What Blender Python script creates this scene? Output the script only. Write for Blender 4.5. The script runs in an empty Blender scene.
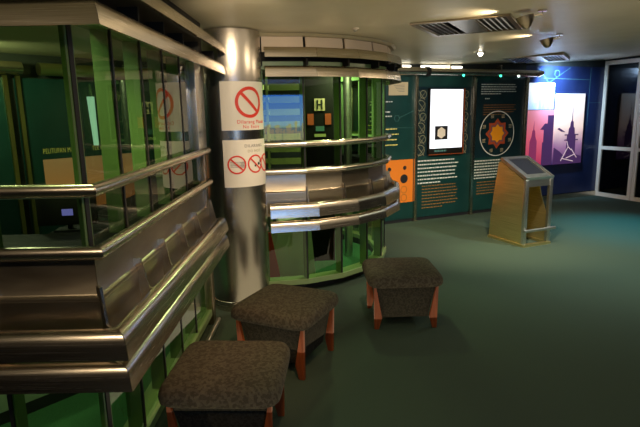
import bpy, bmesh, math, random
from mathutils import Vector, Matrix
random.seed(7)
PI = math.pi
S = bpy.context.scene
C = S.collection

# ------------------------------------------------------------------ camera
cam_d = bpy.data.cameras.new('camera')
cam = bpy.data.objects.new('camera', cam_d)
C.objects.link(cam)
F_PX, PITCH, ROLL = 520.0, math.radians(11.05), math.radians(1.1)
cam_d.sensor_width = 36.0
cam_d.lens = F_PX / 640.0 * 36.0
cam_d.clip_start = 0.05
cam.matrix_world = (Matrix.Translation((0, 0, 1.63)) @ Matrix.Rotation(PI / 2 - PITCH, 4, 'X')
                    @ Matrix.Rotation(-ROLL, 4, 'Z'))
S.camera = cam
S.view_settings.view_transform = 'Standard'
S.view_settings.look = 'None'
S.view_settings.gamma = 1.0
S.view_settings.use_curve_mapping = False
S.view_settings.exposure = 0.95

# ------------------------------------------------------------------ world and lights
W = bpy.data.worlds.new('world')
S.world = W
W.use_nodes = True
W.node_tree.nodes['Background'].inputs[0].default_value = (0.05, 0.05, 0.055, 1)
W.node_tree.nodes['Background'].inputs[1].default_value = 0.3


def spot(name, loc, target, power, color, angle, blend=0.6, size=0.04):
    l = bpy.data.lights.new(name, 'SPOT')
    l.energy = power; l.color = color; l.spot_size = math.radians(angle); l.spot_blend = blend
    l.shadow_soft_size = size
    o = bpy.data.objects.new(name, l); C.objects.link(o)
    o.location = loc
    o.rotation_euler = (Vector(target) - Vector(loc)).to_track_quat('-Z', 'Y').to_euler()
    return o


def area(name, loc, target, power, color, sx, sy):
    l = bpy.data.lights.new(name, 'AREA')
    l.energy = power; l.color = color; l.shape = 'RECTANGLE'; l.size = sx; l.size_y = sy
    o = bpy.data.objects.new(name, l); C.objects.link(o)
    o.location = loc
    o.rotation_euler = (Vector(target) - Vector(loc)).to_track_quat('-Z', 'Y').to_euler()
    return o


WARM = (1.0, 0.60, 0.28)
WARM2 = (1.0, 0.78, 0.52)
spot('spot_column', (-0.28, 2.7, 2.23), (-0.66, 4.13, 1.95), 20, WARM2, 70, 0.8, 0.03)
spot('spot_counter', (0.35, 3.0, 2.23), (0.0, 4.4, 0.9), 40, WARM2, 62, 0.8, 0.05)
spot('spot_counter_right', (1.25, 4.0, 2.23), (0.5, 5.0, 0.8), 26, WARM2, 60, 0.8, 0.05)
spot('spot_side', (0.1, 1.9, 2.23), (-0.8, 2.9, 0.70), 48, WARM, 62, 0.8, 0.05)
spot('spot_front', (-1.4, 0.3, 2.23), (-1.5, 1.9, 0.75), 20, WARM2, 95, 0.9, 0.06)
spot('spot_corner', (-0.2, 0.5, 2.23), (-0.85, 1.85, 0.9), 8, WARM, 80, 0.9, 0.06)
spot('spot_booth', (-2.0, 3.1, 2.2), (-1.7, 2.7, 0), 30, (1.0, 0.96, 0.70), 110, 0.8, 0.08)
spot('spot_booth_front', (-1.25, 2.15, 2.2), (-1.5, 2.75, 0.2), 26, (1.0, 0.96, 0.70), 120, 0.9, 0.08)
spot('spot_kiosk_front', (1.35, 3.75, 2.18), (2.55, 6.2, 0.55), 55, WARM2, 34, 0.9, 0.04)
spot('spot_booth_far', (-3.0, 4.4, 2.2), (-2.7, 5.8, 1.4), 30, (1.0, 0.96, 0.66), 130, 0.9, 0.08)
spot('spot_round_booth', (0.35, 5.45, 2.2), (-0.1, 5.3, 0.3), 50, (1.0, 0.98, 0.74), 155, 0.8, 0.08)
spot('spot_round_booth_back', (0.15, 6.3, 2.2), (0.1, 6.5, 0), 45, (0.95, 1.0, 0.75), 150, 0.8, 0.08)
spot('spot_kiosk', (1.94, 5.0, 2.20), (2.2, 6.9, 0.0), 140, WARM2, 95, 0.9, 0.05)
spot('spot_panels', (1.55, 6.3, 2.2), (1.5, 7.75, 1.1), 22, (1, 0.92, 0.8), 110, 0.9, 0.06)
spot('spot_floor_right', (3.4, 5.2, 2.28), (3.0, 5.6, 0), 130, (0.85, 0.95, 0.85), 120, 1.0, 0.06)
spot('spot_blue_floor', (4.4, 7.2, 2.3), (4.15, 6.9, 0), 210, (0.02, 0.5, 0.75), 66, 1.0, 0.05)
spot('spot_blue_wall', (3.95, 8.72, 2.33), (4.05, 9.2, 2.0), 150, (0.45, 0.68, 1.0), 110, 1.0, 0.05)
area('fill_ceiling_bounce', (1.5, 3.2, 0.15), (1.5, 3.6, 3), 20, (1, 0.84, 0.54), 4.5, 5)
area('ambient', (2.0, 2.5, 2.2), (2.0, 2.6, 0), 14, (1, 0.85, 0.66), 5, 5)


# ------------------------------------------------------------------ materials
def mat(name, base=(0.5, 0.5, 0.5), rough=0.5, metal=0.0, emit=None, estr=1.0, spec=0.5):
    m = bpy.data.materials.new(name); m.use_nodes = True
    b = m.node_tree.nodes['Principled BSDF']
    b.inputs['Base Color'].default_value = (*base, 1)
    b.inputs['Roughness'].default_value = rough
    b.inputs['Metallic'].default_value = metal
    b.inputs['Specular IOR Level'].default_value = spec
    if emit is not None:
        b.inputs['Emission Color'].default_value = (*emit, 1)
        b.inputs['Emission Strength'].default_value = estr
    return m


def nodes(m):
    return m.node_tree.nodes, m.node_tree.links, m.node_tree.nodes['Principled BSDF']


def noise_color(m, c1, c2, scale, detail=4, stretch=(1, 1, 1), bump=0.0, p1=0.35, p2=0.65, rough=None):
    N, L, b = nodes(m)
    tc = N.new('ShaderNodeTexCoord'); mp = N.new('ShaderNodeMapping')
    mp.inputs['Scale'].default_value = stretch
    nz = N.new('ShaderNodeTexNoise'); nz.inputs['Scale'].default_value = scale
    nz.inputs['Detail'].default_value = detail
    cr = N.new('ShaderNodeValToRGB')
    cr.color_ramp.elements[0].position = p1; cr.color_ramp.elements[1].position = p2
    cr.color_ramp.elements[0].color = (*c1, 1); cr.color_ramp.elements[1].color = (*c2, 1)
    L.new(tc.outputs['Object'], mp.inputs[0]); L.new(mp.outputs[0], nz.inputs['Vector'])
    L.new(nz.outputs['Fac'], cr.inputs[0]); L.new(cr.outputs[0], b.inputs['Base Color'])
    if bump:
        bp = N.new('ShaderNodeBump'); bp.inputs['Strength'].default_value = bump
        bp.inputs['Distance'].default_value = 0.01
        L.new(nz.outputs['Fac'], bp.inputs['Height']); L.new(bp.outputs[0], b.inputs['Normal'])
    if rough:
        mr = N.new('ShaderNodeMapRange')
        mr.inputs['To Min'].default_value = rough[0]; mr.inputs['To Max'].default_value = rough[1]
        L.new(nz.outputs['Fac'], mr.inputs[0]); L.new(mr.outputs[0], b.inputs['Roughness'])
    return m


steel = noise_color(mat('brushed_steel', metal=1), (0.56, 0.49, 0.39), (0.72, 0.64, 0.53), 6, 6,
                    (0.6, 0.6, 60), 0.03, rough=(0.18, 0.32))
steel_col = noise_color(mat('column_steel', metal=1), (0.44, 0.40, 0.34), (0.50, 0.46, 0.40), 6, 6,
                        (60, 60, 0.3), 0.02, rough=(0.24, 0.28))
steel_panel = noise_color(mat('panel_steel', metal=1), (0.33, 0.275, 0.20), (0.41, 0.35, 0.26), 3, 3,
                          (1, 1, 4), 0.02, rough=(0.27, 0.38))
steel_pale = noise_color(mat('satin_steel', metal=1), (0.62, 0.61, 0.58), (0.70, 0.69, 0.66), 8, 4,
                         (1, 1, 20), 0.02, rough=(0.28, 0.4))
gold_steel = noise_color(mat('golden_brushed_steel', metal=0.92), (0.56, 0.47, 0.20), (0.84, 0.72, 0.36), 5, 8,
                         (0.5, 0.5, 70), 0.08, rough=(0.24, 0.36))
N_, L_, B_ = nodes(steel_col)
tg = N_.new('ShaderNodeTangent'); tg.direction_type = 'RADIAL'; tg.axis = 'Z'
L_.new(tg.outputs[0], B_.inputs['Tangent']); B_.inputs['Anisotropic'].default_value = 0.75
green_paint = mat('green_paint', (0.13, 0.215, 0.085), 0.4)
green_frame = mat('pale_green_paint', (0.20, 0.29, 0.13), 0.4)
black = mat('black_rubber', (0.01, 0.01, 0.01), 0.5)
dark = mat('dark_laminate', (0.010, 0.010, 0.009), 0.6, spec=0.15)
wood = noise_color(mat('orange_stained_wood', rough=0.4), (0.20, 0.042, 0.010), (0.30, 0.065, 0.014), 5, 4, (12, 12, 1.2))
carpet = noise_color(mat('green_carpet', rough=0.95, spec=0.1), (0.036, 0.056, 0.041), (0.064, 0.092, 0.070), 220, 3,
                     (1, 1, 1), 0.3)
booth_carpet = noise_color(mat('lit_green_carpet', rough=0.95, spec=0.1), (0.03, 0.11, 0.045), (0.05, 0.16, 0.07), 200, 3, (1, 1, 1), 0.3)  # room carpet with bright booth light and green glass put into its colour
ceil_m = noise_color(mat('ceiling_paint', rough=0.42, spec=0.35), (0.60, 0.55, 0.40), (0.66, 0.61, 0.46), 2.5, 4)
wall_m = noise_color(mat('dark_wall_paint', rough=0.7), (0.018, 0.022, 0.02), (0.028, 0.034, 0.03), 3, 3)
teal = noise_color(mat('teal_board', rough=0.35), (0.006, 0.038, 0.036), (0.009, 0.050, 0.047), 3, 3)
teal_dark = noise_color(mat('dark_teal_board', rough=0.35), (0.004, 0.018, 0.026), (0.007, 0.028, 0.036), 3, 3)
navy = noise_color(mat('navy_board', rough=0.3), (0.012, 0.022, 0.075), (0.018, 0.032, 0.105), 2, 3)
beige = noise_color(mat('beige_header_panel', rough=0.5), (0.60, 0.50, 0.38), (0.68, 0.57, 0.44), 3, 2)
tan = mat('tan_ceiling_rim', (0.36, 0.32, 0.20), 0.6)
white_sheet = mat('white_sign_sheet', (0.82, 0.76, 0.66), 0.45)
red = mat('red_print', (0.72, 0.04, 0.02), 0.5)
red_paint = mat('red_paint', (0.55, 0.02, 0.01), 0.45)
orange_print = mat('orange_print', (0.75, 0.20, 0.015), 0.5)
orange_text = mat('orange_lettering', (0.30, 0.13, 0.03), 0.5)
white_text = mat('white_lettering', (0.75, 0.75, 0.70), 0.5)
yellow_text = mat('yellow_lettering', (0.90, 0.76, 0.22), 0.5)
grey_print = mat('grey_print', (0.25, 0.22, 0.2), 0.6)
blackish = mat('black_print', (0.012, 0.012, 0.016), 0.5)
line_gold = mat('gold_ornament_print', (0.42, 0.38, 0.22), 0.5)
line_teal = mat('pale_teal_print', (0.08, 0.22, 0.22), 0.5)
beige_print = mat('beige_print', (0.62, 0.50, 0.30), 0.5)
door_white = mat('off_white_frame', (0.80, 0.70, 0.56), 0.45)
screen_off = mat('dark_screen', (0.012, 0.014, 0.022), 0.3, spec=0.25)
cabinet_m = mat('pale_cabinet', (0.60, 0.66, 0.50), 0.5)
rack_m = mat('yellow_green_tray', (0.50, 0.54, 0.22), 0.45)
glow_white = mat('lit_white_screen', (0.8, 0.85, 1), 0.4, emit=(0.86, 0.92, 1.0), estr=0.62)
glow_ceiling_reflection = mat('ceiling_reflection_glow', (1, 1, 1), 0.4, emit=(1, 0.9, 0.7), estr=14)  # glow for the imitated reflection on the ceiling
glow_tube = mat('glowing_tube', (1, 1, 1), 0.4, emit=(1, 0.95, 0.8), estr=3.0)
glow_purple = mat('lit_monitor_image', (0.1, 0.1, 0.3), 0.3, emit=(0.25, 0.20, 0.85), estr=0.6)
glow_screen_reflection = mat('painted_screen_reflection', (0.4, 0.6, 0.65), 0.4, emit=(0.30, 0.50, 0.52), estr=0.45)  # glow imitating the reflection of a lit screen


def glass(name, tint, ior=1.5, rough=0.0):
    m = bpy.data.materials.new(name); m.use_nodes = True
    N, L = m.node_tree.nodes, m.node_tree.links
    N.remove(N['Principled BSDF'])
    t = N.new('ShaderNodeBsdfTransparent'); t.inputs[0].default_value = (*tint, 1)
    g = N.new('ShaderNodeBsdfGlossy'); g.inputs['Roughness'].default_value = rough
    fr = N.new('ShaderNodeFresnel'); fr.inputs[0].default_value = ior
    mx = N.new('ShaderNodeMixShader')
    ge = N.new('ShaderNodeNewGeometry')   # the far face of a pane only lets light through
    iv = N.new('ShaderNodeMath'); iv.operation = 'SUBTRACT'; iv.inputs[0].default_value = 1.0
    ml = N.new('ShaderNodeMath'); ml.operation = 'MULTIPLY'
    L.new(ge.outputs['Backfacing'], iv.inputs[1])
    L.new(fr.outputs[0], ml.inputs[0]); L.new(iv.outputs[0], ml.inputs[1])
    L.new(ml.outputs[0], mx.inputs[0]); L.new(t.outputs[0], mx.inputs[1]); L.new(g.outputs[0], mx.inputs[2])
    L.new(mx.outputs[0], N['Material Output'].inputs[0])
    return m


glass_green = glass('green_tinted_glass', (0.76, 0.88, 0.66), 1.65)
glass_dark = glass('shade_tinted_glass', (0.50, 0.58, 0.48), 1.5)  # clear glass; the dark counter interior is put into its tint
glass_door = glass('dark_door_glass', (0.30, 0.30, 0.28), 1.5)


def fabric(name, c1, c2, scale):
    m = mat(name, rough=0.95, spec=0.15)
    N, L, b = nodes(m)
    tc = N.new('ShaderNodeTexCoord')
    v = N.new('ShaderNodeTexVoronoi'); v.inputs['Scale'].default_value = scale
    v.distance = 'CHEBYCHEV'
    nz = N.new('ShaderNodeTexNoise'); nz.inputs['Scale'].default_value = 300
    cr = N.new('ShaderNodeValToRGB')
    cr.color_ramp.interpolation = 'CONSTANT'
    e = cr.color_ramp.elements
    e[0].color = (*c1, 1); e[0].position = 0
    e[1].color = (*c2, 1); e[1].position = 0.45
    e2 = e.new(0.72); e2.color = (*[x * 1.15 for x in c2], 1)
    mx = N.new('ShaderNodeMix'); mx.data_type = 'RGBA'; mx.blend_type = 'MULTIPLY'
    mx.inputs[0].default_value = 0.6
    L.new(tc.outputs['Object'], v.inputs['Vector']); L.new(tc.outputs['Object'], nz.inputs['Vector'])
    L.new(v.outputs['Color'], cr.inputs[0])
    L.new(cr.outputs[0], mx.inputs[6]); L.new(nz.outputs['Fac'], mx.inputs[7])
    L.new(mx.outputs[2], b.inputs['Base Color'])
    bp = N.new('ShaderNodeBump'); bp.inputs['Strength'].default_value = 0.35; bp.inputs['Distance'].default_value = 0.004
    L.new(nz.outputs['Fac'], bp.inputs['Height']); L.new(bp.outputs[0], b.inputs['Normal'])
    return m


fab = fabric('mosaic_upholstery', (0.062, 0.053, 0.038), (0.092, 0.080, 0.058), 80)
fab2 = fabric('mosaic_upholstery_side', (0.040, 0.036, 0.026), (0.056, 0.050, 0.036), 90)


def picture(name, stops, strength, axis='Z', noise=0.0, nscale=4):
    """emissive printed picture: its own colours run along one object axis"""
    m = mat(name, rough=0.4)
    N, L, b = nodes(m)
    tc = N.new('ShaderNodeTexCoord'); sp = N.new('ShaderNodeSeparateXYZ')
    L.new(tc.outputs['Generated'], sp.inputs[0])
    cr = N.new('ShaderNodeValToRGB'); e = cr.color_ramp.elements
    e[0].position = stops[0][0]; e[0].color = (*stops[0][1], 1)
    e[1].position = stops[-1][0]; e[1].color = (*stops[-1][1], 1)
    for p, c in stops[1:-1]:
        q = e.new(p); q.color = (*c, 1)
    if noise:
        nz = N.new('ShaderNodeTexNoise'); nz.inputs['Scale'].default_value = nscale
        nz.inputs['Detail'].default_value = 6
        ad = N.new('ShaderNodeMath'); ad.operation = 'MULTIPLY_ADD'; ad.inputs[1].default_value = noise
        sb = N.new('ShaderNodeMath'); sb.operation = 'SUBTRACT'; sb.inputs[1].default_value = noise * 0.5
        L.new(tc.outputs['Object'], nz.inputs['Vector'])
        L.new(nz.outputs['Fac'], ad.inputs[0]); L.new(sp.outputs[axis], ad.inputs[2])
        L.new(ad.outputs[0], sb.inputs[0]); L.new(sb.outputs[0], cr.inputs[0])
    else:
        L.new(sp.outputs[axis], cr.inputs[0])
    L.new(cr.outputs[0], b.inputs['Base Color']); L.new(cr.outputs[0], b.inputs['Emission Color'])
    b.inputs['Emission Strength'].default_value = strength
    return m


pic_cloud = picture('cloud_picture', [(0, (0.35, 0.55, 0.8)), (0.45, (0.75, 0.85, 0.95)), (0.75, (0.95, 0.97, 1)), (1, (0.8, 0.9, 1))], 0.5, noise=0.8, nscale=7)
pic_pink = picture('pink_dusk_picture', [(0, (0.45, 0.03, 0.10)), (0.5, (0.75, 0.13, 0.20)), (1, (0.8, 0.28, 0.36))], 0.34)
pic_tower = picture('pale_dusk_picture', [(0, (0.03, 0.02, 0.09)), (0.25, (0.30, 0.14, 0.26)), (0.55, (0.85, 0.60, 0.48)), (1, (0.80, 0.74, 0.68))], 0.40, noise=0.15)
pic_orange = picture('self_lit_orange_print', [(0, (0.50, 0.15, 0.04)), (1, (0.34, 0.17, 0.10))], 0.22, noise=0.2)  # ordinary print; glow added to lift it out of the dark
pic_city = picture('city_skyline_picture', [(0, (0.06, 0.12, 0.16)), (0.28, (0.2, 0.3, 0.35)), (0.34, (0.25, 0.5, 0.85)), (1, (0.06, 0.28, 0.95))], 4.0, noise=0.06, nscale=12)
tower_dark = mat('dark_tower_print', (0.05, 0.02, 0.07), 0.5, emit=(0.08, 0.03, 0.12), estr=0.3)
tower_pink = mat('wine_tower_print', (0.25, 0.03, 0.12), 0.5, emit=(0.35, 0.05, 0.16), estr=0.25)
tower_pale = mat('pale_tower_print', (0.7, 0.5, 0.5), 0.5, emit=(0.75, 0.55, 0.55), estr=0.35)


# ------------------------------------------------------------------ mesh helpers
def NB():
    return bmesh.new()


def box(bm, x0, x1, y0, y1, z0, z1, M=None):
    ret = bmesh.ops.create_cube(bm, size=1)
    mt = Matrix.Translation(((x0 + x1) / 2, (y0 + y1) / 2, (z0 + z1) / 2)) @ Matrix.Diagonal((abs(x1 - x0), abs(y1 - y0), abs(z1 - z0), 1))
    if M is not None: mt = M @ mt
    bmesh.ops.transform(bm, matrix=mt, verts=ret['verts'])
    return ret['verts']


def prism(bm, pts, f0, f1):
    """pts: 2-D outline; f0/f1 map a 2-D point to 3-D for both ends"""
    a = [bm.verts.new(f0(p)) for p in pts]; b = [bm.verts.new(f1(p)) for p in pts]
    n = len(pts)
    bm.faces.new(a); bm.faces.new(list(reversed(b)))
    for i in range(n):
        bm.faces.new((a[i], b[i], b[(i + 1) % n], a[(i + 1) % n]))


def tube(bm, pts, r, n=14, caps=True):
    pts = [Vector(p) for p in pts]; rings = []
    for i, p in enumerate(pts):
        d = (pts[min(i + 1, len(pts) - 1)] - pts[max(i - 1, 0)]).normalized()
        up = Vector((0, 0, 1)) if abs(d.z) < 0.95 else Vector((1, 0, 0))
        a = d.cross(up).normalized(); b = d.cross(a)
        rr = r[i] if isinstance(r, (list, tuple)) else r
        rings.append([bm.verts.new(p + a * rr * math.cos(2 * PI * k / n) + b * rr * math.sin(2 * PI * k / n)) for k in range(n)])
    for i in range(len(rings) - 1):
        for k in range(n):
            bm.faces.new((rings[i][k], rings[i][(k + 1) % n], rings[i + 1][(k + 1) % n], rings[i + 1][k]))
    if caps:
        bm.faces.new(rings[0]); bm.faces.new(list(reversed(rings[-1])))


def lathe(bm, prof, c=(0, 0, 0), n=32):
    rings = []
    for r, z in prof:
        rings.append([bm.verts.new((c[0] + r * math.cos(2 * PI * k / n), c[1] + r * math.sin(2 * PI * k / n), c[2] + z)) for k in range(n)])
    for i in range(len(rings) - 1):
        for k in range(n):
            bm.faces.new((rings[i][k], rings[i][(k + 1) % n], rings[i + 1][(k + 1) % n], rings[i + 1][k]))
    bm.faces.new(rings[0]); bm.faces.new(rings[-1])


def normals(path):
    out = []; segs = []
    for i in range(len(path) - 1):
        d = (Vector(path[i + 1]) - Vector(path[i])).normalized()
        segs.append((d, Vector((d.y, -d.x))))
    for i in range(len(path)):
        n1 = segs[max(i - 1, 0)][1]; n2 = segs[min(i, len(segs) - 1)][1]
        out.append((n1 + n2) / (1 + n1.dot(n2)))
    return segs, out


def sweep(bm, path, prof, gap=0.0008, only=None):
    segs, mit = normals(path)
    for i in range(len(path) - 1):
        if only is not None and i not in only: continue
        d = segs[i][0]
        A = []; B = []
        for o, z in prof:
            a = Vector(path[i]) + mit[i] * o + d * gap
            b = Vector(path[i + 1]) + mit[i + 1] * o - d * gap
            A.append(bm.verts.new((a.x, a.y, z))); B.append(bm.verts.new((b.x, b.y, z)))
        n = len(prof)
        bm.faces.new(A); bm.faces.new(list(reversed(B)))
        for k in range(n):
            bm.faces.new((A[k], B[k], B[(k + 1) % n], A[(k + 1) % n]))


def circ(o, z, r, n=14):
    return [(o + r * math.cos(2 * PI * k / n), z + r * math.sin(2 * PI * k / n)) for k in range(n)]


MW = {}


def obj(name, bm, m, parent=None, world=False, smooth=35, bevel=0):
    if bevel:
        bmesh.ops.bevel(bm, geom=bm.edges[:], offset=bevel, segments=2, affect='EDGES', profile=0.6, clamp_overlap=True)
    bmesh.ops.recalc_face_normals(bm, faces=bm.faces[:])
    me = bpy.data.meshes.new(name); bm.to_mesh(me); bm.free()
    if world and parent is not None:
        me.transform(MW[parent.name].inverted())
    me.materials.append(m)
    if smooth:
        me.polygons.foreach_set('use_smooth', [True] * len(me.polygons))
        me.set_sharp_from_angle(angle=math.radians(smooth))
    o = bpy.data.objects.new(name, me); C.objects.link(o)
    if parent is not None:
        o.parent = parent
        MW[o.name] = MW[parent.name]
    else:
        MW[o.name] = Matrix.Identity(4)
    return o


def tag(o, label, cat, group=None, kind=None):
    o['label'] = label; o['category'] = cat
    if group: o['group'] = group
    if kind: o['kind'] = kind
    return o


def thing(name, label, cat, loc=(0, 0, 0), rotz=0, group=None):
    o = bpy.data.objects.new(name, None); C.objects.link(o)
    o.location = loc; o.rotation_euler = (0, 0, rotz); o.empty_display_size = 0.1
    MW[o.name] = Matrix.Translation(loc) @ Matrix.Rotation(rotz, 4, 'Z')
    return tag(o, label, cat, group)


def struct(name, bm, m, smooth=0):
    o = obj(name, bm, m, smooth=smooth); o['kind'] = 'structure'
    return o


def text_bm(s, size, align='LEFT', depth=0.0006, font_scale_x=1.0):
    """returns a bmesh of the lettering in the local XZ plane (facing -Y)"""
    cu = bpy.data.curves.new('lettering', 'FONT'); cu.body = s; cu.size = size; cu.align_x = align
    cu.extrude = depth; cu.resolution_u = 3; cu.space_character = 1.12
    o = bpy.data.objects.new('lettering', cu); C.objects.link(o)
    dg = bpy.context.evaluated_depsgraph_get()
    me = bpy.data.meshes.new_from_object(o.evaluated_get(dg))
    bm = NB(); bm.from_mesh(me)
    bpy.data.objects.remove(o); bpy.data.curves.remove(cu); bpy.data.meshes.remove(me)
    bmesh.ops.transform(bm, matrix=Matrix.Rotation(PI / 2, 4, 'X') @ Matrix.Diagonal((font_scale_x, 1, 1, 1)), verts=bm.verts[:])
    return bm


def move(bm, x=0, y=0, z=0):
    bmesh.ops.translate(bm, vec=(x, y, z), verts=bm.verts[:])
    return bm


def ring2d(bm, cx, cz, r, w, y=-0.001, n=48, d=0.0015, sx=1.0):
    for k in range(n):
        a, b = 2 * PI * k / n, 2 * PI * (k + 1) / n
        q = [(cx + sx * (r + s) * math.cos(t), cz + (r + s) * math.sin(t)) for t, s in ((a, -w / 2), (a, w / 2), (b, w / 2), (b, -w / 2))]
        prism(bm, q, lambda p: (p[0], y, p[1]), lambda p: (p[0], y - d, p[1]))


def stroke(bm, p, q, w, y=-0.001, d=0.0015, n=1):
    p = Vector(p); q = Vector(q); t = (q - p).normalized(); nn = Vector((-t.y, t.x)) * w / 2
    for k in range(n):
        a = p.lerp(q, k / n); b = p.lerp(q, (k + 1) / n)
        prism(bm, [a + nn, b + nn, b - nn, a - nn], lambda v: (v[0], y, v[1]), lambda v: (v[0], y - d, v[1]))


def flat(bm, pts, y=-0.001, d=0.0015):
    prism(bm, pts, lambda v: (v[0], y, v[1]), lambda v: (v[0], y - d, v[1]))


def rows(bm, x0, x1, ztop, n, pitch, h, y=-0.001, ragged=0.12, fill=0.9):
    """rows of tiny unreadable print: word-sized dashes"""
    for i in range(n):
        x = x0; end = x1 - random.random() * ragged * (x1 - x0)
        if i == n - 1: end = x0 + (x1 - x0) * 0.55
        z = ztop - i * pitch
        while x < end:
            w = random.uniform(0.02, 0.06)
            flat(bm, [(x, z), (min(x + w, end), z), (min(x + w, end), z - h), (x, z - h)], y)
            x += w + 0.010


# ------------------------------------------------------------------ room shell
def ceil_z(x, y):
    t = x - 2.0
    return 2.275 + (0.055 * (t if t > 0.6 else (t + 0.6) ** 2 / 2.4) if t > -0.6 else 0)


ROOM = [(-5.0, -3.2), (-5.0, 3.27), (-3.0, 5.65), (-1.45, 7.50), (0.40, 7.25), (3.34, 8.59), (3.22, 8.87), (5.20, 9.71), (8.0, 3.5), (8.0, -3.2)]
bm = NB()
bm.faces.new([bm.verts.new((x, y, 0)) for x, y in ROOM])
prismv = bmesh.ops.extrude_face_region(bm, geom=bm.faces[:])
bmesh.ops.translate(bm, vec=(0, 0, -0.1), verts=[v for v in prismv['geom'] if isinstance(v, bmesh.types.BMVert)])
struct('floor', bm, carpet)
bm = NB()
nx, ny = 56, 4
gv = [[bm.verts.new((-5.3 + 13.6 * i / nx, -3.4 + 13.4 * j / ny, ceil_z(-5.3 + 13.6 * i / nx, 0))) for j in range(ny + 1)] for i in range(nx + 1)]
gt = [[bm.verts.new((v.co.x, v.co.y, v.co.z + 0.12)) for v in r] for r in gv]
for i in range(nx):
    for j in range(ny):
        bm.faces.new((gv[i][j], gv[i + 1][j], gv[i + 1][j + 1], gv[i][j + 1]))
        bm.faces.new((gt[i][j], gt[i][j + 1], gt[i + 1][j + 1], gt[i + 1][j]))
struct('ceiling', bm, ceil_m, smooth=40)


def wall(name, a, b, m, zt=2.9, th=0.12):
    a = Vector(a); b = Vector(b); d = (b - a).normalized(); n = Vector((-d.y, d.x))  # ROOM runs clockwise: outside is to the left
    bm = NB()
    q = [a, b, b + n * th, a + n * th]
    prism(bm, [(v.x, v.y) for v in q], lambda p: (p[0], p[1], 0), lambda p: (p[0], p[1], zt))
    return struct(name, bm, m)


wall('wall_left', ROOM[0], ROOM[1], wall_m)
wall('wall_left_back', ROOM[1], ROOM[3], wall_m)
wall('wall_back_left', ROOM[3], ROOM[4], wall_m)
wall('wall_back', ROOM[4], ROOM[5], wall_m)
wall('wall_back_step', ROOM[5], ROOM[6], wall_m)
wall('wall_back_right', ROOM[6], ROOM[7], wall_m)
wall('wall_right', ROOM[7], ROOM[8], wall_m)
wall('wall_right_near', ROOM[8], ROOM[9], wall_m)
wall('wall_front', ROOM[9], ROOM[0], wall_m)

# ------------------------------------------------------------------ steel column with signs
CX, CY, CR = -0.70, 4.36, 0.243
col = thing('column', 'round brushed steel column between the long counter and the curved counter', 'column', (CX, CY, 0))
bm = NB()
lathe(bm, [(CR, 0.0), (CR, 2.268)], n=72)
obj('shaft', bm, steel_col, col)
bm = NB(); lathe(bm, [(CR + 0.006, 0.0), (CR + 0.006, 0.08), (CR + 0.001, 0.085)], n=72)
obj('base_collar', bm, steel, col)


def on_col(bm, a0, rr=CR + 0.002):
    """wrap flat artwork (x along the sheet, y thickness) round the column; a0 = angle of x=0 from the front"""
    for v in bm.verts:
        a = a0 + v.co.x / CR; r = rr - v.co.y
        v.co = Vector((r * math.sin(a), -r * math.cos(a), v.co.z))
    return bm


def sheet(bm, w, z0, z1, n=30, d=0.002):
    cols = [[bm.verts.new((w * i / n, y, z)) for y, z in ((0, z0), (0, z1), (-d, z1), (-d, z0))] for i in range(n + 1)]
    for i in range(n):
        for k in range(4):
            bm.faces.new((cols[i][k], cols[i][(k + 1) % 4], cols[i + 1][(k + 1) % 4], cols[i + 1][k]))
    bm.faces.new(cols[0]); bm.faces.new(list(reversed(cols[-1])))


A0 = math.radians(-13)
s1 = thing('warning_sign', 'upper white sheet on the column with one large red no-entry ring', 'sign', (CX, CY, 1.5), 0, 'white signs on the steel column')
bm = NB(); sheet(bm, 0.46, 0.0, 0.375); obj('sheet', on_col(bm, A0), white_sheet, s1)
bm = NB(); ring2d(bm, 0.232, 0.215, 0.108, 0.025, y=-0.003)
stroke(bm, (0.156, 0.291), (0.308, 0.139), 0.024, y=-0.003, n=10)
obj('prohibition_ring', on_col(bm, A0), red, s1)
bm = text_bm('Dilarang Masuk', 0.040); move(bm, 0.12, -0.003, 0.052); obj('lettering', on_col(bm, A0), red, s1)
bm = text_bm('No Entry', 0.038); move(bm, 0.165, -0.003, 0.014); obj('lettering', on_col(bm, A0), red, s1)
s2 = thing('warning_sign', 'lower white sheet on the column with two smaller red prohibition rings', 'sign', (CX, CY, 1.05), 0, 'white signs on the steel column')
bm = NB(); sheet(bm, 0.46, 0.0, 0.375); obj('sheet', on_col(bm, A0), white_sheet, s2)
for cx in (0.105, 0.265, 0.40):
    bm = NB(); ring2d(bm, cx, 0.18, 0.068, 0.012, y=-0.003)
    stroke(bm, (cx - 0.05, 0.228), (cx + 0.05, 0.132), 0.012, y=-0.004, n=6)
    obj('prohibition_ring', on_col(bm, A0), red, s2)
bm = NB()
for k in range(4): stroke(bm, (0.055, 0.165 + k * 0.012), (0.135, 0.160 + k * 0.014), 0.003, y=-0.0025, n=5)
for k in range(5): stroke(bm, (0.13 + k * 0.008, 0.158), (0.145 + k * 0.008, 0.205), 0.003, y=-0.0025)
for k in range(4): stroke(bm, (0.128, 0.163 + k * 0.012), (0.178, 0.160 + k * 0.012), 0.003, y=-0.0025, n=3)
obj('hand_drawing', on_col(bm, A0), grey_print, s2)
bm = NB()
for (x, z, r) in ((0.262, 0.165, 0.008), (0.30, 0.18, 0.012), (0.325, 0.20, 0.014), (0.33, 0.165, 0.012)):
    flat(bm, [(x + r * math.cos(2 * PI * k / 10), z + r * math.sin(2 * PI * k / 10)) for k in range(10)], y=-0.0025)
obj('food_drawing', on_col(bm, A0), blackish, s2)
bm = text_bm('DILARANG', 0.034); move(bm, 0.17, -0.003, 0.315); obj('lettering', on_col(bm, A0), grey_print, s2)
bm = text_bm('DO NOT', 0.030); move(bm, 0.195, -0.003, 0.275); obj('lettering', on_col(bm, A0), line_gold, s2)

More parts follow.
